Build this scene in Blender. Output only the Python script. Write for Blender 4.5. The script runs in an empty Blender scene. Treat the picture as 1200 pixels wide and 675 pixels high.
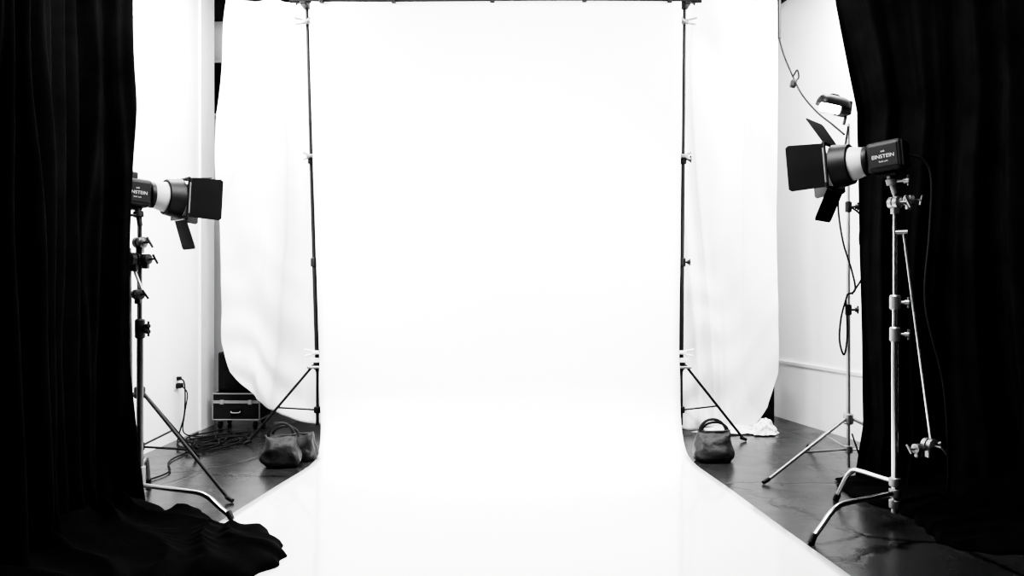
import bpy, math, random
import numpy as np
from mathutils import Vector, Matrix, noise
random.seed(4)
S = bpy.context.scene
S.view_settings.view_transform = 'AgX'
try: S.view_settings.look = 'AgX - Very High Contrast'
except Exception as e: print(e)
S.view_settings.exposure = -0.47

# ---------------------------------------------------------------- materials
def mat(name, col, rough=0.6, metal=0.0, var=0.0, vscale=8.0, bump=0.0, bscale=40.0, emit=0.0, sheen=0.0, coat=0.0, spec=0.5):
    m = bpy.data.materials.new(name); m.use_nodes = True
    nt = m.node_tree; b = nt.nodes['Principled BSDF']
    b.inputs['Roughness'].default_value = rough
    b.inputs['Metallic'].default_value = metal
    b.inputs['Specular IOR Level'].default_value = spec
    b.inputs['Coat Weight'].default_value = coat
    b.inputs['Coat Roughness'].default_value = 0.12
    b.inputs['Sheen Weight'].default_value = sheen
    tc = nt.nodes.new('ShaderNodeTexCoord')
    n = nt.nodes.new('ShaderNodeTexNoise'); n.inputs['Scale'].default_value = vscale; n.inputs['Detail'].default_value = 5
    nt.links.new(tc.outputs['Object'], n.inputs['Vector'])
    r = nt.nodes.new('ShaderNodeValToRGB')
    lo = max(col*(1-var), 0); hi = min(col*(1+var), 1)
    r.color_ramp.elements[0].position = 0.3; r.color_ramp.elements[1].position = 0.7
    r.color_ramp.elements[0].color = (lo, lo, lo, 1); r.color_ramp.elements[1].color = (hi, hi, hi, 1)
    nt.links.new(n.outputs['Fac'], r.inputs['Fac'])
    nt.links.new(r.outputs['Color'], b.inputs['Base Color'])
    if bump > 0:
        n2 = nt.nodes.new('ShaderNodeTexNoise'); n2.inputs['Scale'].default_value = bscale; n2.inputs['Detail'].default_value = 4
        nt.links.new(tc.outputs['Object'], n2.inputs['Vector'])
        bp = nt.nodes.new('ShaderNodeBump'); bp.inputs['Strength'].default_value = bump; bp.inputs['Distance'].default_value = 0.01
        nt.links.new(n2.outputs['Fac'], bp.inputs['Height']); nt.links.new(bp.outputs['Normal'], b.inputs['Normal'])
    if emit > 0:
        b.inputs['Emission Color'].default_value = (1, 1, 1, 1); b.inputs['Emission Strength'].default_value = emit
    return m

M_wall = mat('white_paint', 0.88, 0.6, var=0.02, vscale=2, bump=0.05)
M_trim = mat('trim_paint', 0.72, 0.5, var=0.02)
M_dark = mat('dark_ceiling', 0.012, 0.8, var=0.3)
M_greyw = mat('grey_wall', 0.06, 0.8, var=0.1)
# paper: matte where it hangs, polished walk-on surface where it lies on the floor (by height)
M_paper = mat('seamless_paper', 0.84, 0.9, var=0.01, vscale=1.5, spec=0.1)
nt = M_paper.node_tree; b_ = nt.nodes['Principled BSDF']
g_ = nt.nodes.new('ShaderNodeNewGeometry'); sx_ = nt.nodes.new('ShaderNodeSeparateXYZ'); mr_ = nt.nodes.new('ShaderNodeMapRange')
nt.links.new(g_.outputs['Position'], sx_.inputs[0]); nt.links.new(sx_.outputs['Z'], mr_.inputs['Value'])
mr_.inputs['From Min'].default_value = .008; mr_.inputs['From Max'].default_value = .05
mr_.inputs['To Min'].default_value = 1.0; mr_.inputs['To Max'].default_value = 0.0
nt.links.new(mr_.outputs['Result'], b_.inputs['Coat Weight']); b_.inputs['Coat Roughness'].default_value = .06
M_sheet = mat('diffusion_cloth', 0.88, 0.85, var=0.02, vscale=4, bump=0.12, bscale=25, spec=.1)
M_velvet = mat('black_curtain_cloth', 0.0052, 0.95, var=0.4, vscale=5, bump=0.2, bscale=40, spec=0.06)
M_pool = mat('black_curtain_cloth_darkened', 0.0035, 0.95, var=0.4, vscale=5, bump=0.2, bscale=40, spec=0.05)  # same curtain cloth, colour darkened to offset lamp light on the pooled hems
M_black = mat('black_metal', 0.008, 0.5, var=0.2, spec=.3)
M_blackp = mat('black_plastic', 0.010, 0.55, var=0.3, bump=0.1, bscale=200, spec=.35)
M_flap = mat('black_flap', 0.005, 0.7, var=0.3, spec=.2)
M_chrome = mat('chrome', 0.62, 0.22, 1.0, var=0.08, vscale=12)
M_steel = mat('dull_steel', 0.33, 0.38, 0.9, var=0.15)
M_dsteel = mat('dark_steel', 0.10, 0.30, 0.9, var=0.2)
M_dome = mat('frosted_dome', 0.42, 0.5, var=0.05)
M_white = mat('white_plastic', 0.7, 0.5, var=0.03)
M_label = mat('label_print', 0.4, 0.5)
M_bag = mat('sandbag_nylon', 0.014, 0.48, var=0.4, vscale=15, bump=0.5, bscale=30, spec=.3)
M_cord = mat('cord_rubber', 0.010, 0.7, spec=.2)
M_alu = mat('aluminium_edge', 0.35, 0.4, 0.8, var=0.1)
M_glow = mat('lamp_tube', 0.9, 0.4, emit=40)
M_glass = mat('dark_glass', 0.02, 0.15)

def floor_mat():
    m = bpy.data.materials.new('painted_concrete'); m.use_nodes = True
    nt = m.node_tree; b = nt.nodes['Principled BSDF']; L = nt.links.new
    tc = nt.nodes.new('ShaderNodeTexCoord')
    n = nt.nodes.new('ShaderNodeTexNoise'); n.inputs['Scale'].default_value = 2.2; n.inputs['Detail'].default_value = 9; n.inputs['Roughness'].default_value = 0.65
    L(tc.outputs['Object'], n.inputs['Vector'])
    r = nt.nodes.new('ShaderNodeValToRGB')
    r.color_ramp.elements[0].position = 0.3; r.color_ramp.elements[0].color = (0.012,)*3+(1,)
    r.color_ramp.elements[1].position = 0.75; r.color_ramp.elements[1].color = (0.036,)*3+(1,)
    L(n.outputs['Fac'], r.inputs['Fac'])
    nd = nt.nodes.new('ShaderNodeTexNoise'); nd.inputs['Scale'].default_value = 6; nd.inputs['Detail'].default_value = 4
    L(tc.outputs['Object'], nd.inputs['Vector'])
    mx = nt.nodes.new('ShaderNodeMixRGB'); mx.inputs['Fac'].default_value = 0.10
    L(tc.outputs['Object'], mx.inputs['Color1']); L(nd.outputs['Color'], mx.inputs['Color2'])
    v = nt.nodes.new('ShaderNodeTexVoronoi'); v.feature = 'DISTANCE_TO_EDGE'; v.inputs['Scale'].default_value = 0.85
    L(mx.outputs['Color'], v.inputs['Vector'])
    cr = nt.nodes.new('ShaderNodeValToRGB')
    cr.color_ramp.elements[0].position = 0.0; cr.color_ramp.elements[0].color = (0.05, 0.05, 0.05, 1)
    cr.color_ramp.elements[1].position = 0.016; cr.color_ramp.elements[1].color = (1, 1, 1, 1)
    L(v.outputs['Distance'], cr.inputs['Fac'])
    mul = nt.nodes.new('ShaderNodeMixRGB'); mul.blend_type = 'MULTIPLY'; mul.inputs['Fac'].default_value = 1
    L(r.outputs['Color'], mul.inputs['Color1']); L(cr.outputs['Color'], mul.inputs['Color2'])
    L(mul.outputs['Color'], b.inputs['Base Color'])
    rr = nt.nodes.new('ShaderNodeMapRange'); rr.inputs['To Min'].default_value = 0.17; rr.inputs['To Max'].default_value = 0.34
    n3 = nt.nodes.new('ShaderNodeTexNoise'); n3.inputs['Scale'].default_value = 5; n3.inputs['Detail'].default_value = 6
    L(tc.outputs['Object'], n3.inputs['Vector']); L(n3.outputs['Fac'], rr.inputs['Value']); L(rr.outputs['Result'], b.inputs['Roughness'])
    bp = nt.nodes.new('ShaderNodeBump'); bp.inputs['Strength'].default_value = 0.3; bp.inputs['Distance'].default_value = 0.012
    add = nt.nodes.new('ShaderNodeMath'); add.operation = 'MULTIPLY'
    L(n3.outputs['Fac'], add.inputs[0]); L(cr.outputs['Color'], add.inputs[1])
    L(add.outputs[0], bp.inputs['Height']); L(bp.outputs['Normal'], b.inputs['Normal'])
    b.inputs['Specular IOR Level'].default_value = .4
    return m
M_floor = floor_mat()

# ---------------------------------------------------------------- helpers
def empty(name, loc=(0, 0, 0), rot=None):
    e = bpy.data.objects.new(name, None); e.empty_display_size = 0.1
    e.location = loc
    if rot: e.rotation_euler = rot
    S.collection.objects.link(e); return e

def meshobj(name, verts, faces, m, parent=None, smooth=True):
    me = bpy.data.meshes.new(name); me.from_pydata([tuple(v) for v in verts], [], faces); me.update()
    me.materials.append(m)
    if smooth: me.polygons.foreach_set('use_smooth', [True]*len(me.polygons))
    o = bpy.data.objects.new(name, me); S.collection.objects.link(o)
    if parent: o.parent = parent
    return o

def sm_angle(o, ang=35):
    md = o.modifiers.new('es', 'EDGE_SPLIT'); md.split_angle = math.radians(ang)

def box(name, c, s, m, parent=None, bevel=0.004, rot=None):
    x, y, z = s[0]/2, s[1]/2, s[2]/2
    vs = [(-x,-y,-z),(x,-y,-z),(x,y,-z),(-x,y,-z),(-x,-y,z),(x,-y,z),(x,y,z),(-x,y,z)]
    fs = [(0,3,2,1),(4,5,6,7),(0,1,5,4),(1,2,6,5),(2,3,7,6),(3,0,4,7)]
    o = meshobj(name, vs, fs, m, parent, smooth=False)
    o.location = c
    if rot: o.rotation_euler = rot
    if bevel > 0:
        b = o.modifiers.new('bv', 'BEVEL'); b.width = bevel; b.segments = 3
    return o

def catmull(pts, n=8):
    pts = [Vector(p) for p in pts]
    if len(pts) < 3: return pts
    P = [2*pts[0]-pts[1]] + pts + [2*pts[-1]-pts[-2]]
    out = []
    for i in range(1, len(P)-2):
        for k in range(n):
            t = k/n
            a, b, c, d = P[i-1], P[i], P[i+1], P[i+2]
            out.append(0.5*((2*b)+(c-a)*t+(2*a-5*b+4*c-d)*t*t+(3*b-a-3*c+d)*t**3))
    out.append(pts[-1]); return out

def tube(name, pts, r, m, parent=None, seg=12, smoothpath=0, radii=None, flat=None):
    if smoothpath: pts = catmull(pts, smoothpath)
    pts = [Vector(p) for p in pts]; n = len(pts)
    vs, fs = [], []
    t0 = (pts[1]-pts[0]).normalized()
    up = Vector((0, 0, 1)) if abs(t0.z) < 0.9 else Vector((1, 0, 0))
    nrm = t0.cross(up).normalized()
    for i, p in enumerate(pts):
        if i == 0: t = (pts[1]-pts[0])
        elif i == n-1: t = (pts[-1]-pts[-2])
        else: t = (pts[i+1]-pts[i-1])
        t.normalize()
        nrm = (nrm - t*nrm.dot(t)).normalized()
        bn = t.cross(nrm)
        rr = radii[i] if radii else r
        for k in range(seg):
            a = 2*math.pi*k/seg
            vs.append(p + nrm*(math.cos(a)*rr*(flat or 1)) + bn*(math.sin(a)*rr))
    for i in range(n-1):
        for k in range(seg):
            a = i*seg+k; b = i*seg+(k+1) % seg
            fs.append((a, b, b+seg, a+seg))
    fs.append(tuple(range(seg))[::-1]); fs.append(tuple((n-1)*seg+k for k in range(seg)))
    o = meshobj(name, vs, fs, m, parent)
    sm_angle(o, 50)
    return o

def stepped(name, p0, p1, prof, m, parent=None, seg=20):
    """lathe along p0->p1; prof = [(t, radius)...]"""
    p0 = Vector(p0); p1 = Vector(p1); d = p1-p0
    t = d.normalized(); up = Vector((0, 0, 1)) if abs(t.z) < 0.9 else Vector((1, 0, 0))
    a1 = t.cross(up).normalized(); a2 = t.cross(a1)
    vs, fs = [], []
    for (q, r) in prof:
        for k in range(seg):
            a = 2*math.pi*k/seg
            vs.append(p0+d*q+a1*math.cos(a)*r+a2*math.sin(a)*r)
    n = len(prof)
    for i in range(n-1):
        for k in range(seg):
            a = i*seg+k; b = i*seg+(k+1) % seg
            fs.append((a, a+seg, b+seg, b))
    fs.append(tuple(range(seg))); fs.append(tuple((n-1)*seg+k for k in range(seg))[::-1])
    o = meshobj(name, vs, fs, m, parent); sm_angle(o, 30); return o

def knob(name, c, d, parent, m=M_black, r=0.016, L=0.05, tbar=True):
    c = Vector(c); d = Vector(d).normalized()
    stepped(name, c, c+d*L, [(0, .008), (.5, .008), (.5, r), (.9, r), (1, r*.7)], m, parent, 14)
    if tbar:
        e = c+d*L*0.85
        tube(name+'_t_bar', [e-Vector((0, 0, .026)), e+Vector((0, 0, .026))], .006, m, parent, 8)

def collar(name, x, y, z, h, r, parent, m):
    return stepped(name, (x, y, z-h/2), (x, y, z+h/2), [(0, r*.8), (.1, r), (.9, r), (1, r*.8)], m, parent, 18)

def prism(name, poly, z0, z1, m, bevel=0):
    n = len(poly)
    vs = [(p[0], p[1], z0) for p in poly]+[(p[0], p[1], z1) for p in poly]
    fs = [tuple(range(n))[::-1], tuple(range(n, 2*n))]+[(i, (i+1) % n, n+(i+1) % n, n+i) for i in range(n)]
    return meshobj(name, vs, fs, m, None, False)

# ---------------------------------------------------------------- room
CE = 3.85
prism('floor', [(-4.2, -1.6), (4.6, -1.6), (4.6, 7.8), (-4.2, 7.8)], -0.1, 0.0, M_floor)
prism('ceiling', [(-4.2, -1.6), (4.6, -1.6), (4.6, 7.8), (-4.2, 7.8)], CE, CE+0.1, M_dark)
prism('wall_left', [(-2.75, -1.5), (-2.65, -1.5), (-2.65, 6.76), (-2.75, 6.76)], 0, CE, M_wall)
prism('trim_1', [(-2.76, 6.5), (-2.632, 6.5), (-2.632, 6.79), (-2.76, 6.79)], 0, CE, M_trim)
prism('wall_back', [(-4.1, 7.6), (4.5, 7.6), (4.5, 7.7), (-4.1, 7.7)], 0, CE, M_wall)
prism('wall_alcove', [(-3.7, 5.2), (-3.6, 5.2), (-3.6, 7.6), (-3.7, 7.6)], 0, CE, M_wall)
xr = lambda y: 2.53 + (7.0-y)*0.1835
prism('wall_right', [(xr(7.6), 7.6), (xr(-1.5), -1.5), (xr(-1.5)+.1, -1.5), (xr(7.6)+.1, 7.6)], 0, CE, M_wall)
prism('trim_2', [(xr(7.6)-.022, 7.6), (xr(-1.5)-.022, -1.5), (xr(-1.5), -1.5), (xr(7.6), 7.6)], 0.515, 0.54, M_trim)
prism('wall_front', [(-4.1, -1.6), (4.5, -1.6), (4.5, -1.5), (-4.1, -1.5)], 0, CE, M_greyw)
w = empty('window_1', (-2.75, 7.58, 3.18))
box('glass', (0, 0, 0), (0.5, 0.02, 0.5), M_glass, w, 0)
for n_, c_, s_ in [('frame_top', (0, -.01, .265), (.56, .04, .03)), ('frame_bottom', (0, -.01, -.265), (.56, .04, .03)), ('frame_a', (-.265, -.01, 0), (.03, .04, .5)), ('frame_b', (.265, -.01, 0), (.03, .04, .5))]:
    box(n_, c_, s_, M_trim, w, .003)
for i in range(6):
    o = box('ceiling_beam' if i == 0 else 'ceiling_beam.%03d' % i, (0.2, 1.2+i*1.2, CE-0.05), (5.6, 0.06, 0.10), M_dark, None, .004)

# ---------------------------------------------------------------- seamless backdrop
Y0 = 5.85; R = 0.42
prof = [(Y0, 3.382, -1.530, 1.292), (Y0, 2.15, -1.517, 1.285), (Y0, 1.3, -1.485, 1.280), (Y0, .8, -1.456, 1.268), (Y0, R, -1.475, 1.285)]
for k in range(1, 9):
    a = math.pi/2*k/8
    prof.append((Y0-R+R*math.cos(a), R-R*math.sin(a)+0.006, -1.475+0.10*k/8, 1.285-0.035*k/8))
prof += [(5.15, .006, -1.345, 1.232), (4.6, .006, -1.405, 1.278), (3.76, .006, -1.484, 1.33), (3.14, .006, -1.53, 1.376), (1.7, .006, -1.6, 1.46)]
arr = np.array(prof); sl = np.concatenate([[0], np.cumsum(np.hypot(np.diff(arr[:, 0]), np.diff(arr[:, 1])))])
NS, NU = 170, 50
ss = np.linspace(0, sl[-1], NS)
py_, pz_, pl_, pr_ = [np.interp(ss, sl, arr[:, i]) for i in range(4)]
ker = np.ones(7)/7
def smt(a):
    p = np.pad(a, 3, mode='edge'); return np.convolve(p, ker, 'valid')
pl_, pr_ = smt(pl_), smt(pr_)
vs, fs = [], []
for i in range(NS):
    for j in range(NU+1):
        u = j/NU; x = pl_[i]*(1-u)+pr_[i]*u
        wv = 0.010*math.sin(x*2.1+0.6)*math.sin(min(pz_[i], 3.3)*1.4) if pz_[i] > R else 0
        vs.append((x, py_[i]+wv, pz_[i]))
for i in range(NS-1):
    for j in range(NU):
        a = i*(NU+1)+j; fs.append((a, a+NU+1, a+NU+2, a+1))
bd = empty('seamless_paper_backdrop')
pp = meshobj('paper_sweep', vs, fs, M_paper, bd)
sd = pp.modifiers.new('th', 'SOLIDIFY'); sd.thickness = 0.0015; sd.offset = -1
tube('crossbar', [(-1.70, 5.88, 3.40), (1.45, 5.88, 3.40)], .019, M_black, bd, 14)
for i, x in enumerate([-1.45, -.9, -.15, .55, 1.2]):
    box('spring_clamp_jaw_%d' % (i+1), (x, 5.865, 3.392), (.035, .07, .045), M_black, bd, .006)
    tube('spring_clamp_handle_%d' % (i+1), [(x, 5.84, 3.40), (x, 5.80, 3.45)], .007, M_black, bd, 8)

# ---------------------------------------------------------------- backdrop stands
def light_stand(name, path, hub_z, foot_r, angs, m, rad=(.013, .017), brace=True, zs=(1.4, 2.2), extra=None, fz=0.0):
    e = empty(name, (path[-1][0], path[-1][1], 0)); ox, oy = path[-1][0], path[-1][1]
    loc = [(p[0]-ox, p[1]-oy, p[2]) for p in path]
    P = catmull(loc, 10)
    rr = [rad[0] if p.z > zs[1] else ((rad[0]+rad[1])/2 if p.z > zs[0] else rad[1]) for p in P]
    tube('pole', P, .015, m, e, 12, radii=rr)
    def at(z):
        b = min(P, key=lambda p: abs(p.z-z)); return b
    for i, z in enumerate(zs):
        p = at(z); collar('collar_%d' % (i+1), p.x, p.y, z, .07, rad[1]*1.6, e, M_black)
        knob('lock_knob_%d' % (i+1), (p.x+.015, p.y, z), (1, -.4, 0), e)
    collar('hub_upper', 0, 0, hub_z, .07, .032, e, m)
    hl = hub_z*0.42
    collar('hub_lower', 0, 0, hl, .05, .028, e, m)
    tube('centre_tube', [(0, 0, hub_z), (0, 0, hl-.12)], .012, m, e, 10)
    for i, a in enumerate(angs):
        d = Vector((math.cos(math.radians(a)), math.sin(math.radians(a)), 0))
        tube('leg_%d' % (i+1), [d*.03+Vector((0, 0, hub_z)), d*foot_r+Vector((0, 0, .015))], .0105, m, e, 10)
        mid = (d*.03+Vector((0, 0, hub_z)))*.45+(d*foot_r+Vector((0, 0, .015)))*.55
        tube('brace_%d' % (i+1), [d*.02+Vector((0, 0, hl)), mid], .007, m, e, 8)
        stepped('foot_%d' % (i+1), d*(foot_r-.03)+Vector((0, 0, .03)), d*(foot_r+.02)+Vector((0, 0, .012)), [(0, .011), (.2, .014), (1, .012)], M_black, e, 12)
    return e
sl_ = light_stand('backdrop_stand', [(-1.60, 5.98, 3.48), (-1.575, 5.98, 2.6), (-1.555, 5.98, 1.9), (-1.535, 5.98, 1.2), (-1.515, 5.98, .55)], .60, .52, (192, 40, 345), M_black)
sr_ = light_stand('backdrop_stand', [(1.345, 5.98, 3.48), (1.337, 5.98, 2.6), (1.33, 5.98, 1.9), (1.323, 5.98, 1.2), (1.318, 5.98, .55)], .60, .50, (4, 140, 195), M_black)
for e, sx in ((sl_, -1), (sr_, 1)):
    ox, oy = e.location.x, e.location.y
    tx = (-1.60 if sx < 0 else 1.345)-ox
    box('top_bracket', (tx, -.05, 3.40), (.05, .13, .06), M_black, e, .008)
    knob('top_bracket_knob', (tx+sx*.02, -.05, 3.40), (sx, -.3, .1), e)
    for i, z in enumerate([3.26, 2.22, .70]):
        xx = (-1.60+ (3.48-z)*.029 if sx < 0 else 1.345-(3.48-z)*.0092)-ox
        mm = M_steel if i < 2 else M_white
        hl_ = .05 if i == 1 else .085
        box('edge_clamp_%d_body' % (i+1), (xx, -.03, z), (.055, .05, .028), mm, e, .008)
        tube('edge_clamp_%d_handle_a' % (i+1), [(xx+sx*.01, -.04, z+.01), (xx+sx*hl_, -.05, z+.025)], .008, mm, e, 8)
        tube('edge_clamp_%d_handle_b' % (i+1), [(xx+sx*.01, -.04, z-.01), (xx+sx*hl_*.9, -.05, z-.025)], .008, mm, e, 8)
        tube('edge_clamp_%d_jaw' % (i+1), [(xx, -.04, z), (xx-sx*.05, -.115, z)], .009, mm, e, 8)
    xx = (-1.515 if sx < 0 else 1.318)-ox
    box('lower_block_a', (xx, -.03, .64), (.09, .04, .035), M_white, e, .006)
    box('lower_block_b', (xx+sx*.02, -.035, .585), (.10, .03, .02), M_steel, e, .005)

# ---------------------------------------------------------------- white diffusion sheets
def sheet(name, xl_z, xr_z, ztop, zbot_u, y, seed, nu=170, nv=190, amp=.035, swag=.05, gx=1.0):
    zs_l = sorted(xl_z); zs_r = sorted(xr_z)
    vs, fs = [], []
    for i in range(nv+1):
        v = i/nv
        for j in range(nu+1):
            u = j/nu
            zt = ztop - 0.05*abs(math.sin(u*math.pi*3.0))
            zb = np.interp(u, [a for a, b in zbot_u], [b for a, b in zbot_u])
            z = zt+(zb-zt)*v
            xa = np.interp(z, [a for a, b in zs_l], [b for a, b in zs_l]); xb = np.interp(z, [a for a, b in zs_r], [b for a, b in zs_r])
            x = xa+(xb-xa)*u
            xs = x + .10*noise.noise(Vector((x*1.2, z*.5, seed+4)))*gx + (.12*gx*v)
            nz = noise.noise(Vector((xs*2.3+seed, z*.35, seed*1.7)))
            n2 = noise.noise(Vector((x*3+z*1.1+seed*3, z*.8-x*.6, seed)))
            ph = xs*15+nz*5+seed
            f = math.sin(ph)
            fold = amp*(.5+.6*v)*(math.copysign(abs(f)**.6, f)*.8+.45*math.sin(xs*36+nz*8)*(.5+.5*math.sin(xs*5+z)))
            yy = y+fold+n2*.06+nz*.07
            w_ = max(0, v-.45)/.55
            yy += swag*math.sin((z*1.0+x*gx*.8)*17+nz*7+n2*3)*w_**1.2*(.6+.4*math.sin(x*6+seed))
            vs.append((x+.012*n2, yy, max(z, .012)))
    for i in range(nv):
        for j in range(nu):
            a = i*(nu+1)+j; fs.append((a, a+nu+1, a+nu+2, a+1))
    e = empty(name)
    o = meshobj('cloth', vs, fs, M_sheet, e)
    s = o.modifiers.new('th', 'SOLIDIFY'); s.thickness = .002
    return e
e1 = sheet('diffusion_sheet', [(0, -2.3), (.25, -2.3), (.5, -2.42), (.8, -2.45), (1.5, -2.46), (2.66, -2.47), (3.6, -2.37)],
      [(0, -1.30), (3.6, -1.36)], 3.64, [(0, .74), (.06, .50), (.14, .33), (.24, .22), (.36, .14), (.5, .10), (1, .05)], 6.38, 1.3, amp=.045, swag=.022, gx=1)
tube('hanging_bar', [(-2.45, 6.40, 3.66), (-1.25, 6.40, 3.66)], .016, M_black, e1, 10)
e2 = sheet('diffusion_sheet', [(0, 1.22), (3.6, 1.27)],
      [(0, 2.06), (.12, 2.10), (.25, 2.12), (.5, 2.2), (1.5, 2.20), (3.6, 2.19)], 3.64, [(0, .06), (.3, .03), (.6, .05), (.8, .03), (.93, .05), (1, .22)], 6.38, 5.2, amp=.03, swag=.02, gx=-1)
tube('hanging_bar', [(1.2, 6.40, 3.66), (2.3, 6.40, 3.66)], .016, M_black, e2, 10)
for e, xs in ((e1, (-2.3, -1.4)), (e2, (1.35, 2.10))):
    for i, x in enumerate(xs):
        tube('hanger_%d' % (i+1), [(x, 6.40, 3.66), (x, 6.40, CE)], .006, M_black, e, 8)
def hem(name, cx, cy, rx, ry, h, sd_, parent):
    vs, fs = [], []
    NA, NB = 90, 24
    for i in range(NB+1):
        t = i/NB; z = .012+h*t*(1+.3*math.sin(t*3))
        for k in range(NA):
            a = 2*math.pi*k/NA
            r = ((1-t)**.55+.08)*(1+.55*noise.noise(Vector((math.cos(a)*2.5+sd_, math.sin(a)*2.5, t*3))))*(1+.07*math.sin(a*7+t*4))
            vs.append((cx+r*math.cos(a)*rx, cy+r*math.sin(a)*ry, z+.04*noise.noise(Vector((math.cos(a)*4+sd_, math.sin(a)*4, t*2)))*t))
    for i in range(NB):
        for k in range(NA):
            a = i*NA+k; b = i*NA+(k+1) % NA; fs.append((a, b, b+NA, a+NA))
    fs.append(tuple(NB*NA+k for k in range(NA)))
    meshobj(name, vs, fs, M_sheet, parent)
hem('bunched_hem', 2.06, 6.28, .085, .07, .10, 3, e2)
hem('bunched_hem_low', 1.80, 6.34, .22, .06, .045, 9, e2)

# ---------------------------------------------------------------- black curtains
def curtain(name, path, ztop, amp, wl, edge, seed, nu=340, nv=120):
    P = catmull([(p[0], p[1], 0) for p in path], 40)
    L = [0]
    for a, b in zip(P[:-1], P[1:]): L.append(L[-1]+(b-a).length)
    L = np.array(L); tot = L[-1]; px = np.array([p.x for p in P]); pyy = np.array([p.y for p in P])
    ez = [a for a, b in edge]; ev = [b for a, b in edge]
    vs, fs = [], []
    for i in range(nv+1):
        v = i/nv; z = ztop*(1-v)+.01*v
        for j in range(nu+1):
            u = j/nu; s = u*tot
            x = np.interp(s, L, px); y = np.interp(s, L, pyy)
            x2 = np.interp(min(s+.02, tot), L, px); y2 = np.interp(min(s+.02, tot), L, pyy)
            x1 = np.interp(max(s-.02, 0), L, px); y1 = np.interp(max(s-.02, 0), L, pyy)
            t = Vector((x2-x1, y2-y1, 0)).normalized(); n = Vector((-t.y, t.x, 0))
            nz = noise.noise(Vector((s*1.5+seed, z*.35, seed)))
            nb = noise.noise(Vector((s*4+seed, z*1.1, seed+7)))
            ph = s/wl*2*math.pi+nz*4
            f = math.sin(ph)
            d = amp*(math.copysign(abs(f)**.7, f)+.35*math.sin(ph*2.3+nb*3))*(.65+.5*v)+nb*.02
            es = np.interp(z, ez, ev)*(1-u)**2
            low = max(0, (.35-z)/.35)
            d += .05*low*low*math.sin(ph*1.4+2)
            vs.append((x+n.x*d+es, y+n.y*d, z))
    for i in range(nv):
        for j in range(nu):
            a = i*(nu+1)+j; fs.append((a, a+nu+1, a+nu+2, a+1))
    e = empty(name)
    o = meshobj('cloth', vs, fs, M_velvet, e)
    s = o.modifiers.new('th', 'SOLIDIFY'); s.thickness = .003
    tube('curtain_track', [(p[0], p[1], ztop+.02) for p in path], .018, M_black, e, 8, smoothpath=10)
    for i in range(0, len(path)):
        tube('track_hanger_%d' % (i+1), [(path[i][0], path[i][1], ztop+.02), (path[i][0], path[i][1], CE)], .008, M_black, e, 8)
    return e

def pile(name, outline, centre, h, seed, parent, nr=60, na=260, ridge=.35, curlw=9):
    C = Vector((centre[0], centre[1], 0))
    P = catmull([(p[0], p[1], 0) for p in outline]+[(outline[0][0], outline[0][1], 0)], 24)
    n = len(P)
    vs, fs = [], []
    for i in range(nr+1):
        t = i/nr
        for k in range(na):
            q = P[int(k/na*(n-1))]
            p = C+(q-C)*t
            a = 2*math.pi*k/na
            hh = h(p.x, p.y)
            prof = max(0, 1-t**6)**.5
            rg = noise.noise(Vector((p.x*2.2+seed, p.y*2.2, seed)))
            rg2 = math.sin((p.x*.8+p.y)*curlw+rg*6)
            rg2 = 1-abs(rg2)**1.0*1.4
            rg3 = noise.noise(Vector((p.x*7, p.y*7+seed, seed)))
            z = hh*prof*(1+ridge*rg2+.45*rg+.10*rg3)
            off = .012*math.sin(a*17+seed)*t
            d = (q-C).normalized()
            vs.append((p.x+d.x*off, p.y+d.y*off, max(z, 0)+.008))
    for i in range(nr):
        for k in range(na):
            a = i*na+k; b = i*na+(k+1) % na; fs.append((a, a+na, b+na, b))
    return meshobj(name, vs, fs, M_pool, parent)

cl = curtain('black_curtain', [(-1.99, 4.0), (-2.12, 3.75), (-2.06, 3.4), (-1.95, 3.1), (-1.93, 2.7), (-2.0, 2.2)], 3.55, .055, .19,
             [(0, .06), (.35, .0), (.8, -.03), (1.4, -.02), (2.1, .0), (3.5, .0)], 2.0)
def hl(x, y):
    near = math.exp(-((x+2.0)**2)/.05)
    return .060+.07*near
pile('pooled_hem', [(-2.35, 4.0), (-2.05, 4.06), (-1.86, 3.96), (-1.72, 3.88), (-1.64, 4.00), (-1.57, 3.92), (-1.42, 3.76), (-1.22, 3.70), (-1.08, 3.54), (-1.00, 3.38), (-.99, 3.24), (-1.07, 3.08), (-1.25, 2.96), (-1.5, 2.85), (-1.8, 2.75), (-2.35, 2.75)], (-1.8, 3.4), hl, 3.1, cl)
cr_ = curtain('black_curtain', [(2.13, 4.68), (2.38, 4.5), (2.62, 4.2), (2.72, 3.8), (2.75, 3.2), (2.75, 2.5)], 3.55, .05, .24,
             [(0, -.05), (.35, .01), (1.4, -.02), (2.26, -.02), (2.6, -.09), (2.93, -.16), (3.5, -.22)], 6.0)
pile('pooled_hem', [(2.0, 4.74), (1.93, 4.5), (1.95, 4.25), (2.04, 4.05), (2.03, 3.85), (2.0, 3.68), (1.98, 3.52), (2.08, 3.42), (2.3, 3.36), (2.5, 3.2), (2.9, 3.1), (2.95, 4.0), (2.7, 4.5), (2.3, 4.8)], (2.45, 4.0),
     lambda x, y: .035+.11*math.exp(-((x-2.7)**2)/.10), 8.3, cr_)

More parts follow.
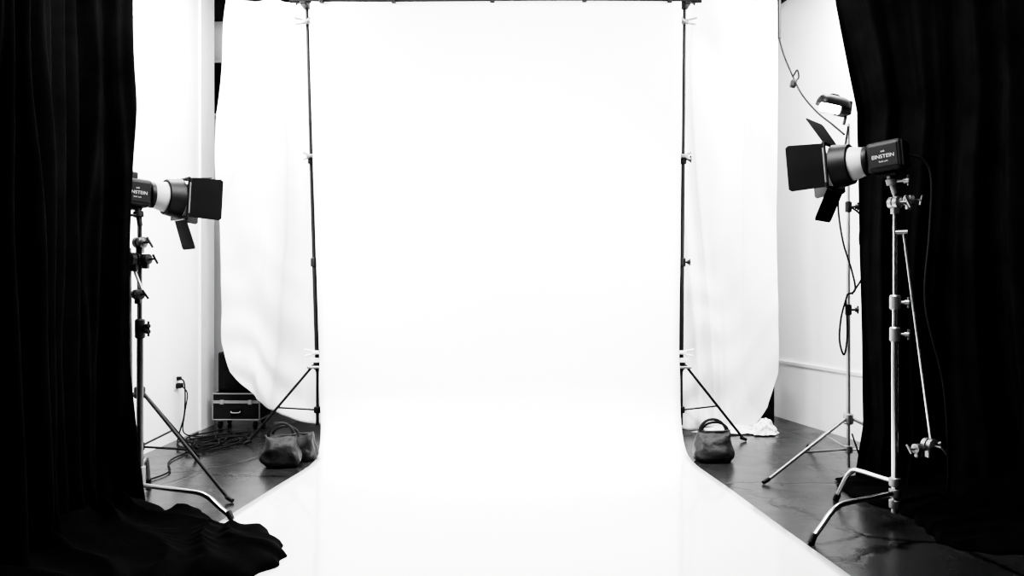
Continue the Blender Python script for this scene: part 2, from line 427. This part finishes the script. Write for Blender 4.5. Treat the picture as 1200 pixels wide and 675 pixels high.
# ---------------------------------------------------------------- C-stands
def c_stand(name, base, top, legs, mc, mk):
    e = empty(name, (base[0], base[1], 0))
    tube('riser_top', [(0, 0, top-.62), (0, 0, top)], .0105, mc, e, 14)
    tube('riser_mid', [(0, 0, .75), (0, 0, top-.55)], .0135, mc, e, 14)
    tube('column', [(0, 0, .055), (0, 0, .95)], .0175, mc, e, 16)
    for i, z in enumerate((.95, top-.55)):
        collar('collar_%d' % (i+1), 0, 0, z, .075, .026, e, mk)
        knob('collar_%d_knob' % (i+1), (.02, 0, z), (.8, -.5, 0), e, mk, .013)
    for i, (dx, dy, z) in enumerate(legs):
        d = Vector((dx, dy, 0)); l = d.length; d.normalize()
        pts = [(0, 0, z), d*l*.30+Vector((0, 0, z)), d*l*.55+Vector((0, 0, z)), d*l*.68+Vector((0, 0, z*.97)), d*l*.78+Vector((0, 0, z*.8)), d*l*.88+Vector((0, 0, z*.48)), d*l+Vector((0, 0, .016))]
        tube('leg_%d' % (i+1), pts, .0125, M_chrome, e, 12, smoothpath=6)
        collar('leg_hub_%d' % (i+1), 0, 0, z, .045, .029, e, M_steel)
        stepped('foot_%d' % (i+1), d*(l-.02)+Vector((0, 0, .045)), d*(l+.004)+Vector((0, 0, .004)), [(0, .014), (.2, .017), (1, .016)], M_black, e, 12)
    return e

def grip_head(name, c, parent, axis=(0, -1, 0), m=M_steel, k=1.0):
    c = Vector(c); a = Vector(axis).normalized()
    stepped(name+'_disc_a', c-a*.030*k, c-a*.004*k, [(0, .02*k), (.2, .031*k), (1, .031*k)], m, parent, 20)
    stepped(name+'_disc_b', c+a*.004*k, c+a*.030*k, [(0, .031*k), (.8, .031*k), (1, .02*k)], m, parent, 20)
    stepped(name+'_bolt', c-a*.03*k, c+a*.07*k, [(0, .006), (1, .006)], m, parent, 10)
    s = a.cross(Vector((0, 0, 1)))
    e = c+a*.07*k
    tube(name+'_t_handle', [e-(s*.6+Vector((0, 0, .8)))*.032*k, e+(s*.6+Vector((0, 0, .8)))*.032*k], .007*k, m, parent, 10)
    box(name+'_receiver', c+Vector((0, 0, -.035*k)), (.035*k, .035*k, .045*k), m, parent, .006)

BR = (1.92, 3.85); TR = 1.66
csr = c_stand('c_stand', BR, TR, [(-.54, -.31, .155), (.47, .30, .10), (-.12, .42, .21)], M_chrome, M_steel)
grip_head('upper_grip', (0, 0, TR-.05), csr, (.5, -1, 0))
grip_head('side_grip', (.06, -.02, TR-.04), csr, (1, -.2, 0), k=.8)
tube('arm', [(.035, -.02, TR-.20), (.165, -.03, .42)], .008, M_chrome, csr, 12)
tube('arm_link', [(0, 0, TR-.2), (.05, -.025, TR-.2)], .012, M_steel, csr, 10)
grip_head('arm_grip', (.16, -.03, .40), csr, (.3, -1, 0), k=1.1)
grip_head('arm_grip_second', (.095, -.04, .385), csr, (-1, -.3, 0), k=.8)

BL = (-2.01, 4.15); TL = 1.53
csl = c_stand('c_stand', BL, TL, [(.58, -.24, .12), (-.30, -.28, .16), (-.18, .48, .20)], M_dsteel, M_black)
grip_head('upper_grip', (0, 0, TL-.10), csl, (1, -.4, 0), M_dsteel)
grip_head('mid_grip', (-.02, -.02, 1.34), csl, (-.6, -1, 0), M_black, 1.15)
grip_head('side_grip', (.035, -.01, 1.34), csl, (1, -.3, 0), M_black, .9)
grip_head('lower_grip', (.0, -.02, 1.15), csl, (1, -.6, 0), M_black, .9)
tube('second_rod', [(-.045, -.02, 1.40), (-.035, -.02, .28)], .008, M_steel, csl, 10)
tube('arm', [(-.045, -.02, 1.34), (.03, -.02, 1.15)], .008, M_steel, csl, 10)

# ---------------------------------------------------------------- strobe heads with barn doors
def strobe(name, loc, yaw, tilt, side, rots, top_unit, sc=1.0):
    """local +X = aim direction. side=+1: local +Y faces camera, -1: local -Y"""
    e = empty(name, loc, (0, tilt, yaw)); e.scale = (sc, sc, sc)
    box('body', (0, 0, 0), (.175, .125, .160), M_blackp, e, .022)
    box('rear_panel', (-.09, 0, 0), (.012, .105, .135), M_black, e, .01)
    box('side_panel', (.0, side*.063, .0), (.14, .006, .115), M_black, e, .01)
    if top_unit:
        box('radio_receiver', (-.035, 0, .098), (.095, .06, .045), M_blackp, e, .010)
        stepped('umbrella_tube_knob', (-.035, side*.01, .118), (-.035, side*.01, .138), [(0, .018), (.2, .022), (1, .020)], M_black, e, 16)
    for i in range(5):
        box('vent_%d' % (i+1), (-.06+i*.03, 0, -.081), (.012, .09, .004), M_black, e, .001)
    for txt, sz, z, nm in (('EINSTEIN', .027, -.004, 'label_text'), ('640', .013, .022, 'label_small'), ('flash unit', .012, -.030, 'label_sub')):
        c = bpy.data.curves.new(nm, 'FONT'); c.body = txt; c.size = sz; c.extrude = .0006; c.align_x = 'CENTER'; c.align_y = 'CENTER'
        c.materials.append(M_label)
        o = bpy.data.objects.new(nm, c); S.collection.objects.link(o); o.parent = e
        if side > 0: R_ = Matrix(((-1, 0, 0), (0, 0, 1), (0, 1, 0)))
        else: R_ = Matrix(((1, 0, 0), (0, 0, -1), (0, 1, 0)))
        o.matrix_local = Matrix.Translation((.0, side*.0672, z)) @ R_.to_4x4()
    stepped('mount_ring', (.085, 0, 0), (.108, 0, 0), [(0, .072), (.5, .078), (1, .078)], M_black, e, 40)
    stepped('reflector', (.105, 0, 0), (.195, 0, 0), [(0, .070), (.1, .076), (.8, .092), (1, .094)], M_dome, e, 40)
    vs, fs = [], []; seg = 44
    pr = [(.175, .100), (.18, .108), (.265, .122), (.27, .118), (.265, .110), (.19, .096)]
    for (x, r) in pr:
        for k in range(seg):
            a = 2*math.pi*k/seg; vs.append((x, r*math.cos(a), r*math.sin(a)))
    for i in range(len(pr)):
        for k in range(seg):
            i2 = (i+1) % len(pr); fs.append((i*seg+k, i*seg+(k+1) % seg, i2*seg+(k+1) % seg, i2*seg+k))
    o = meshobj('barn_door_ring', vs, fs, M_black, e); sm_angle(o, 40)
    for i, (c_, s_) in enumerate([((.273, 0, .118), (.012, .25, .016)), ((.273, 0, -.118), (.012, .25, .016)), ((.273, .118, 0), (.012, .016, .25)), ((.273, -.118, 0), (.012, .016, .25))]):
        box('barn_door_frame_%d' % (i+1), c_, s_, M_black, e, .003)
    def flap(nm, ang_pos, splay, w0, w1, ln):
        th = .003
        v2 = []
        for (x, w_) in ((0, w0/2), (ln*.92, w1/2), (ln, w1/2-.012)):
            v2 += [(x, -w_), (x, w_)]
        V = []
        for zz in (-th/2, th/2): V += [(a, b, zz) for a, b in v2]
        F = [(0, 1, 3, 2), (2, 3, 5, 4), (6, 8, 9, 7), (8, 10, 11, 9), (0, 2, 8, 6), (2, 4, 10, 8), (4, 5, 11, 10), (5, 3, 9, 11), (3, 1, 7, 9), (1, 0, 6, 7)]
        o = meshobj(nm, V, F, M_flap, e, False)
        T = Matrix.Rotation(ang_pos, 4, 'X') @ Matrix.Translation((.278, 0, .124)) @ Matrix.Rotation(-splay, 4, 'Y')
        o.matrix_local = T
        h = tube(nm+'_hinge', [(0, -w0*.4, 0), (0, w0*.4, 0)], .006, M_steel, e, 8); h.matrix_local = T
        k = stepped(nm+'_hinge_knob', (0, w0*.42, 0), (0, w0*.42+.02, 0), [(0, .010), (1, .010)], M_black, e, 10); k.matrix_local = T
    names = ['flap_top', 'flap_camera_side', 'flap_bottom', 'flap_rear']
    angs = [0, -side*math.pi/2, math.pi, side*math.pi/2]
    for nm, an, (sp, w0, w1, ln) in zip(names, angs, rots):
        flap(nm, an, sp, w0, w1, ln)
    box('yoke_plate', (.0, 0, -.092), (.09, .06, .02), M_black, e, .006)
    return e

rad = math.radians
hr = strobe('studio_strobe', (1.88, 3.85, 1.838), math.atan2(.69, -.73), rad(5), +1,
       [(rad(62), .22, .24, .175), (rad(30), .235, .25, .19), (rad(62), .22, .22, .18), (rad(16), .235, .25, .19)], False, .96)
stepped('tilt_bracket', (0, 0, TR-.005), (-.03, 0, TR+.10), [(0, .014), (.4, .014), (.45, .026), (.7, .026), (.75, .016), (1, .016)], M_steel, csr, 16)
knob('tilt_knob', (.0, -.02, TR+.055), (.8, -.6, 0), csr, M_steel, .016, .06)
hlft = strobe('studio_strobe', (-2.045, 4.15, 1.70), math.atan2(.71, .70), rad(3), -1,
       [(rad(8), .15, .20, .15), (rad(26), .235, .25, .185), (rad(70), .17, .19, .19), (rad(14), .235, .25, .185)], True, .92)
stepped('tilt_bracket', (0, 0, TL-.01), (-.015, 0, TL+.10), [(0, .014), (.4, .014), (.45, .026), (.7, .026), (.75, .016), (1, .016)], M_black, csl, 16)
knob('tilt_knob', (-.01, -.02, TL+.045), (-.8, -.6, 0), csl, M_black, .016, .06)

# ---------------------------------------------------------------- other stands
bs = light_stand('light_stand', [(-2.24, 4.62, 1.62), (-2.24, 4.62, 1.2), (-2.24, 4.62, .5)], .56, .78, (-29, 88, 243), M_black, zs=(.95, 1.35))
gs = light_stand('light_stand', [(2.19, 5.0, 2.26), (2.19, 5.0, 1.4), (2.19, 5.0, .3)], .34, .74, (208, 88, 330), M_steel, rad=(.0095, .013), zs=(1.05, 1.72))
wl = empty('work_lamp', (2.09, 5.0, 2.38), (0, rad(8), rad(12)))
def capsule_shell(name, L_, r, m, parent, a0, a1):
    vs, fs = [], []; n = 20; K = 24
    for i in range(n+1):
        t = i/n; x = (t-.5)*L_; rr = r*(1-(abs(2*t-1))**5)**.4+.004
        for k in range(K+1):
            a = a0+(a1-a0)*k/K; vs.append((x, rr*math.cos(a), rr*math.sin(a)))
    for i in range(n):
        for k in range(K):
            a = i*(K+1)+k; fs.append((a, a+1, a+K+2, a+K+1))
    o = meshobj(name, vs, fs, m, parent); s = o.modifiers.new('t', 'SOLIDIFY'); s.thickness = .004; return o
capsule_shell('hood', .22, .060, M_black, wl, rad(0), rad(195))
tube('lamp_tube', [(-.09, -.012, -.026), (.035, -.012, -.026)], .026, M_glow, wl, 14)
tube('guard_wire_1', [(-.06, -.05, .0), (-.06, -.035, -.055), (-.06, .03, -.055), (-.06, .05, -.02)], .003, M_steel, wl, 6, smoothpath=5)
tube('guard_wire_2', [(.03, -.05, .0), (.03, -.035, -.055), (.03, .03, -.055), (.03, .05, -.02)], .003, M_steel, wl, 6, smoothpath=5)
box('end_cap', (.075, 0, -.005), (.08, .09, .095), M_black, wl, .012)
tube('mounting_arm', [(.09, 0, .0), (.10, 0, -.05), (.095, -.0, -.11)], .010, M_black, wl, 10, smoothpath=4)
tube('top_handle', [(-.03, 0, .055), (-.02, 0, .07), (.03, 0, .07), (.04, 0, .055)], .007, M_black, wl, 8, smoothpath=5)

# ---------------------------------------------------------------- sandbags
def sandbag(name, c, w, d, h, yaw, seed):
    e = empty(name, (c[0], c[1], 0), (0, 0, yaw))
    return pouch(e, Matrix.Identity(4), w, d, h, seed, '')
def pouch(e, T, w, d, h, seed, sfx):
    obs = []
    NR, NA = 36, 64; vs, fs = [], []
    for i in range(NR+1):
        t = i/NR; z = h*t
        sw = w/2*(1-.28*t)*(1-.06*math.cos(t*9))*(.80+.20*math.sin(min(t*6, math.pi/2)))
        sdp = d/2*(math.cos(t*math.pi/2)**.6*.93+.10)*(.75+.25*math.sin(min(t*7, math.pi/2)))
        for k in range(NA):
            a = 2*math.pi*k/NA; ca, sa = math.cos(a), math.sin(a)
            x = math.copysign(abs(ca)**.45, ca)*sw; y = math.copysign(abs(sa)**.7, sa)*sdp
            nn = noise.noise(Vector((x*14+seed, y*14, z*10)))*.018+noise.noise(Vector((x*30+seed, y*30, z*22)))*.008
            x += ca*nn; y += sa*nn
            zz = z+(.02*abs(ca)**3*t)+noise.noise(Vector((x*12, seed, 0)))*.02*t
            vs.append((x, y, max(zz, .004)))
    for i in range(NR):
        for k in range(NA):
            a = i*NA+k; b = i*NA+(k+1) % NA; fs.append((a, b, b+NA, a+NA))
    fs.append(tuple(range(NA))[::-1]); fs.append(tuple(NR*NA+k for k in range(NA)))
    obs.append(meshobj('bag'+sfx, vs, fs, M_bag, e))
    obs.append(tube('seam'+sfx, [(-w*.36, 0, h+.008), (-w*.15, .005, h+.002), (w*.15, -.005, h+.006), (w*.36, 0, h+.012)], .008, M_bag, e, 8, smoothpath=6))
    if not sfx:
        hp = [(-w*.30, -.01, h-.02), (-w*.30, -.015, h+.03), (-w*.18, -.01, h+.075), (0, 0, h+.088), (w*.16, .01, h+.07), (w*.27, .01, h+.03), (w*.28, .01, h-.02)]
        obs.append(tube('handle'+sfx, hp, .010, M_blackp, e, 10, smoothpath=8, flat=.45))
        obs.append(tube('handle_rear'+sfx, [(x+.02, y+.04, h+(z-h)*.7) for x, y, z in hp], .009, M_blackp, e, 10, smoothpath=8, flat=.45))
    obs.append(box('stitched_label'+sfx, (0, -d*.38, h*.45), (w*.4, .004, h*.3), M_bag, e, .002, (rad(-20), 0, 0)))
    for o in obs:
        o.matrix_local = T @ o.matrix_local
    return e
sb = sandbag('sandbag', (-1.54, 5.14), .27, .18, .20, rad(6), 1)
pouch(sb, Matrix.Translation((.12, .17, 0)) @ Matrix.Rotation(rad(-20), 4, 'Z'), .17, .14, .18, 5, '_second_pouch')
sandbag('sandbag', (1.39, 5.30), .30, .20, .20, rad(-6), 9)

# ---------------------------------------------------------------- road case + speaker
rc = empty('equipment_road_case', (-2.36, 6.72, 0))
box('lower_body', (0, 0, .15), (.40, .30, .15), M_blackp, rc, .004)
box('lid', (0, 0, .265), (.40, .30, .07), M_blackp, rc, .004)
for z in (.078, .222, .236, .300):
    for sy in (-1, 1):
        box('edge_x_%d_%d' % (int(z*1000), sy), (0, sy*.150, z), (.41, .012, .012), M_alu, rc, .003)
    for sx in (-1, 1):
        box('edge_y_%d_%d' % (int(z*1000), sx), (sx*.20, 0, z), (.012, .31, .012), M_alu, rc, .003)
for sx in (-1, 1):
    for sy in (-1, 1):
        box('corner_post_%d_%d' % (sx, sy), (sx*.2, sy*.15, .19), (.012, .012, .235), M_alu, rc, .003)
        box('caster_plate_%d_%d' % (sx, sy), (sx*.15, sy*.11, .068), (.06, .06, .012), M_alu, rc, .002)
        stepped('caster_%d_%d' % (sx, sy), (sx*.15-.012, sy*.11, .032), (sx*.15+.012, sy*.11, .032), [(0, .028), (.15, .032), (.85, .032), (1, .028)], M_black, rc, 18)
for x in (-.12, .12):
    box('latch_%d' % int(x*100), (x, -.158, .228), (.035, .01, .04), M_alu, rc, .004)
box('handle_recess', (0, -.154, .15), (.10, .008, .06), M_black, rc, .004)
tube('handle', [(-.04, -.162, .15), (-.03, -.172, .14), (.03, -.172, .14), (.04, -.162, .15)], .006, M_alu, rc, 8, smoothpath=4)
sp = empty('loudspeaker', (-2.42, 6.76, .307))
box('cabinet', (0, 0, .17), (.26, .20, .34), M_blackp, sp, .012)
box('grille', (0, -.103, .17), (.23, .008, .30), M_black, sp, .01)
stepped('woofer', (0, -.104, .12), (0, -.114, .12), [(0, .085), (.6, .085), (1, .06)], M_blackp, sp, 28)
stepped('tweeter', (0, -.104, .26), (0, -.112, .26), [(0, .03), (1, .025)], M_blackp, sp, 20)
sp2 = empty('loudspeaker', (2.24, 6.95, 0))
box('cabinet', (0, 0, .19), (.20, .22, .38), M_blackp, sp2, .012)
box('grille', (0, -.113, .19), (.17, .008, .34), M_black, sp2, .01)
stepped('woofer', (0, -.114, .13), (0, -.124, .13), [(0, .065), (.6, .065), (1, .05)], M_blackp, sp2, 28)
stepped('tweeter', (0, -.114, .29), (0, -.122, .29), [(0, .03), (1, .025)], M_blackp, sp2, 20)

# ---------------------------------------------------------------- outlet and cords
oc = empty('wall_outlet', (-2.648, 6.05, .46))
box('cover_plate', (.004, 0, 0), (.008, .075, .12), M_white, oc, .003)
for z in (.028, -.028):
    box('socket_%d' % int(z*1000), (.009, 0, z), (.004, .036, .036), M_trim, oc, .004)
box('plug', (.025, 0, .028), (.035, .03, .03), M_black, oc, .006)
box('plug_lower', (.03, 0, -.028), (.045, .05, .04), M_black, oc, .008)
ec = empty('extension_cord')
tube('cord_from_outlet', [(-2.61, 6.05, .488), (-2.57, 6.02, .46), (-2.545, 5.98, .36), (-2.55, 5.97, .2), (-2.57, 5.92, .06), (-2.52, 5.8, .012), (-2.40, 5.7, .010), (-2.25, 5.75, .010), (-2.1, 5.9, .010)], .006, M_cord, ec, 8, smoothpath=10)
tube('cord_second', [(-2.60, 6.05, .43), (-2.57, 6.08, .36), (-2.60, 6.1, .2), (-2.60, 6.08, .06), (-2.52, 6.15, .012), (-2.38, 6.2, .010), (-2.3, 6.1, .01)], .005, M_cord, ec, 8, smoothpath=10)
random.seed(11)
for i in range(5):
    a0 = random.random()*6; pts = []
    cx, cy = -2.33+random.uniform(-.1, .12), 5.8+random.uniform(-.35, .35)
    for k in range(14):
        a = a0+k*.75; r_ = .10+.12*random.random()
        pts.append((min(max(cx+r_*math.cos(a)*1.0, -2.6), -2.05), cy+r_*math.sin(a)*1.7, .009+.004*i))
    tube('loose_coil_%d' % (i+1), pts, .0055, M_cord, ec, 8, smoothpath=8)
tube('run_to_stand', [(-2.3, 5.9, .01), (-2.35, 5.3, .01), (-2.2, 4.9, .01), (-2.3, 4.5, .01), (-2.15, 4.3, .01)], .0055, M_cord, ec, 8, smoothpath=8)

hc = empty('hanging_power_cord')
tube('conduit', [(2.14, 6.15, CE), (2.14, 6.15, 3.20)], .014, M_black, hc, 10)
tube('cord', [(2.14, 6.15, 3.2), (2.16, 6.1, 3.05), (2.20, 6.0, 2.84), (2.19, 5.8, 2.66), (2.18, 5.5, 2.46), (2.17, 5.2, 2.30), (2.18, 5.04, 2.20)], .007, M_cord, hc, 8, smoothpath=10)
tube('plug_tail', [(2.20, 6.0, 2.86), (2.225, 5.99, 2.90), (2.235, 5.99, 2.84), (2.19, 5.98, 2.80)], .007, M_cord, hc, 8, smoothpath=8)
box('plug', (2.19, 5.98, 2.79), (.045, .04, .06), M_black, hc, .01, (0, rad(15), 0))
lc = empty('lamp_cord')
tube('cord_upper', [(2.18, 4.98, 2.24), (2.14, 4.97, 2.0), (2.11, 4.97, 1.75), (2.14, 4.97, 1.5), (2.20, 4.97, 1.30), (2.22, 4.97, 1.18), (2.17, 4.97, 1.15)], .0065, M_cord, lc, 8, smoothpath=10)
tube('cord_lower', [(2.17, 4.97, 1.15), (2.13, 4.97, 1.0), (2.12, 4.97, .85), (2.15, 4.97, .76), (2.17, 4.97, .9), (2.16, 4.97, 1.12)], .0065, M_cord, lc, 8, smoothpath=10)
tube('cord_loop_side', [(2.19, 4.97, 1.72), (2.26, 4.97, 1.65), (2.25, 4.97, 1.5), (2.28, 4.97, 1.3), (2.20, 4.97, 1.15)], .0065, M_cord, lc, 8, smoothpath=10)
tube('cord_floor', [(2.20, 4.97, .25), (2.24, 4.93, .06), (2.16, 4.88, .012), (2.05, 4.75, .01), (2.2, 4.68, .01), (2.3, 4.8, .01)], .0055, M_cord, lc, 8, smoothpath=10)
sc = empty('strobe_power_cord')
tube('cord', [(1.955, 3.78, 1.84), (2.03, 3.77, 1.80), (2.06, 3.77, 1.70), (2.05, 3.77, 1.45), (2.03, 3.77, 1.1), (2.12, 3.77, .7), (2.16, 3.80, .3), (2.18, 3.84, .16)], .007, M_cord, sc, 8, smoothpath=10)
sc2 = empty('strobe_power_cord')
tube('cord', [(-2.10, 4.06, 1.66), (-2.12, 4.05, 1.5), (-2.11, 4.05, 1.2), (-2.08, 4.05, .8), (-2.095, 4.08, .4), (-2.12, 4.16, .03)], .005, M_cord, sc2, 8, smoothpath=10)

# ---------------------------------------------------------------- lights
def area(name, loc, target, sx, sy, e):
    l = bpy.data.lights.new(name, 'AREA'); l.shape = 'RECTANGLE'; l.size = sx; l.size_y = sy; l.energy = e
    o = bpy.data.objects.new(name, l); S.collection.objects.link(o); o.location = loc
    o.rotation_euler = (Vector(target)-Vector(loc)).to_track_quat('-Z', 'Y').to_euler(); return o
area('backdrop_fill_a', (-1.0, 3.2, 3.6), (-.3, 5.85, .7), 1.4, .9, 220)  # added unseen fill pair that brightens the backdrop, no softbox fixture
area('backdrop_fill_b', (.9, 3.2, 3.6), (.1, 5.85, .7), 1.4, .9, 220)
area('side_fill_a', (-2.25, 5.4, 3.7), (-2.1, 6.3, .3), .45, .7, 145)  # added unseen fill pair for the side walls and sheets
area('side_fill_b', (2.4, 5.4, 3.7), (2.1, 6.3, .3), .45, .7, 145)
area('floor_fill', (0, 4.0, 3.7), (0, 4.3, 0), 1.6, 1.4, 60)  # added overhead fill, out of view, brightens the paper on the floor
def spot(name, loc, target, e, ang=100):
    l = bpy.data.lights.new(name, 'SPOT'); l.energy = e; l.spot_size = rad(ang); l.spot_blend = .8; l.shadow_soft_size = .08
    o = bpy.data.objects.new(name, l); S.collection.objects.link(o); o.location = loc
    o.rotation_euler = (Vector(target)-Vector(loc)).to_track_quat('-Z', 'Y').to_euler()
spot('strobe_flash_a', (1.88-.73*.28, 3.85+.69*.28, 1.815), (0.2, 5.85, .9), 260)
spot('strobe_flash_b', (-2.045+.70*.27, 4.15+.71*.27, 1.685), (-.3, 5.85, .9), 240)
wd = bpy.data.worlds.new('world'); S.world = wd; wd.use_nodes = True
wd.node_tree.nodes['Background'].inputs['Color'].default_value = (.5, .5, .5, 1)
wd.node_tree.nodes['Background'].inputs['Strength'].default_value = .4

# ---------------------------------------------------------------- camera
cam = bpy.data.cameras.new('camera'); cam.sensor_width = 36; cam.lens = 27; cam.shift_y = .00625
co = bpy.data.objects.new('camera', cam); S.collection.objects.link(co)
co.location = (0, 0, 1.15); co.rotation_euler = (rad(90), 0, 0)
S.camera = co
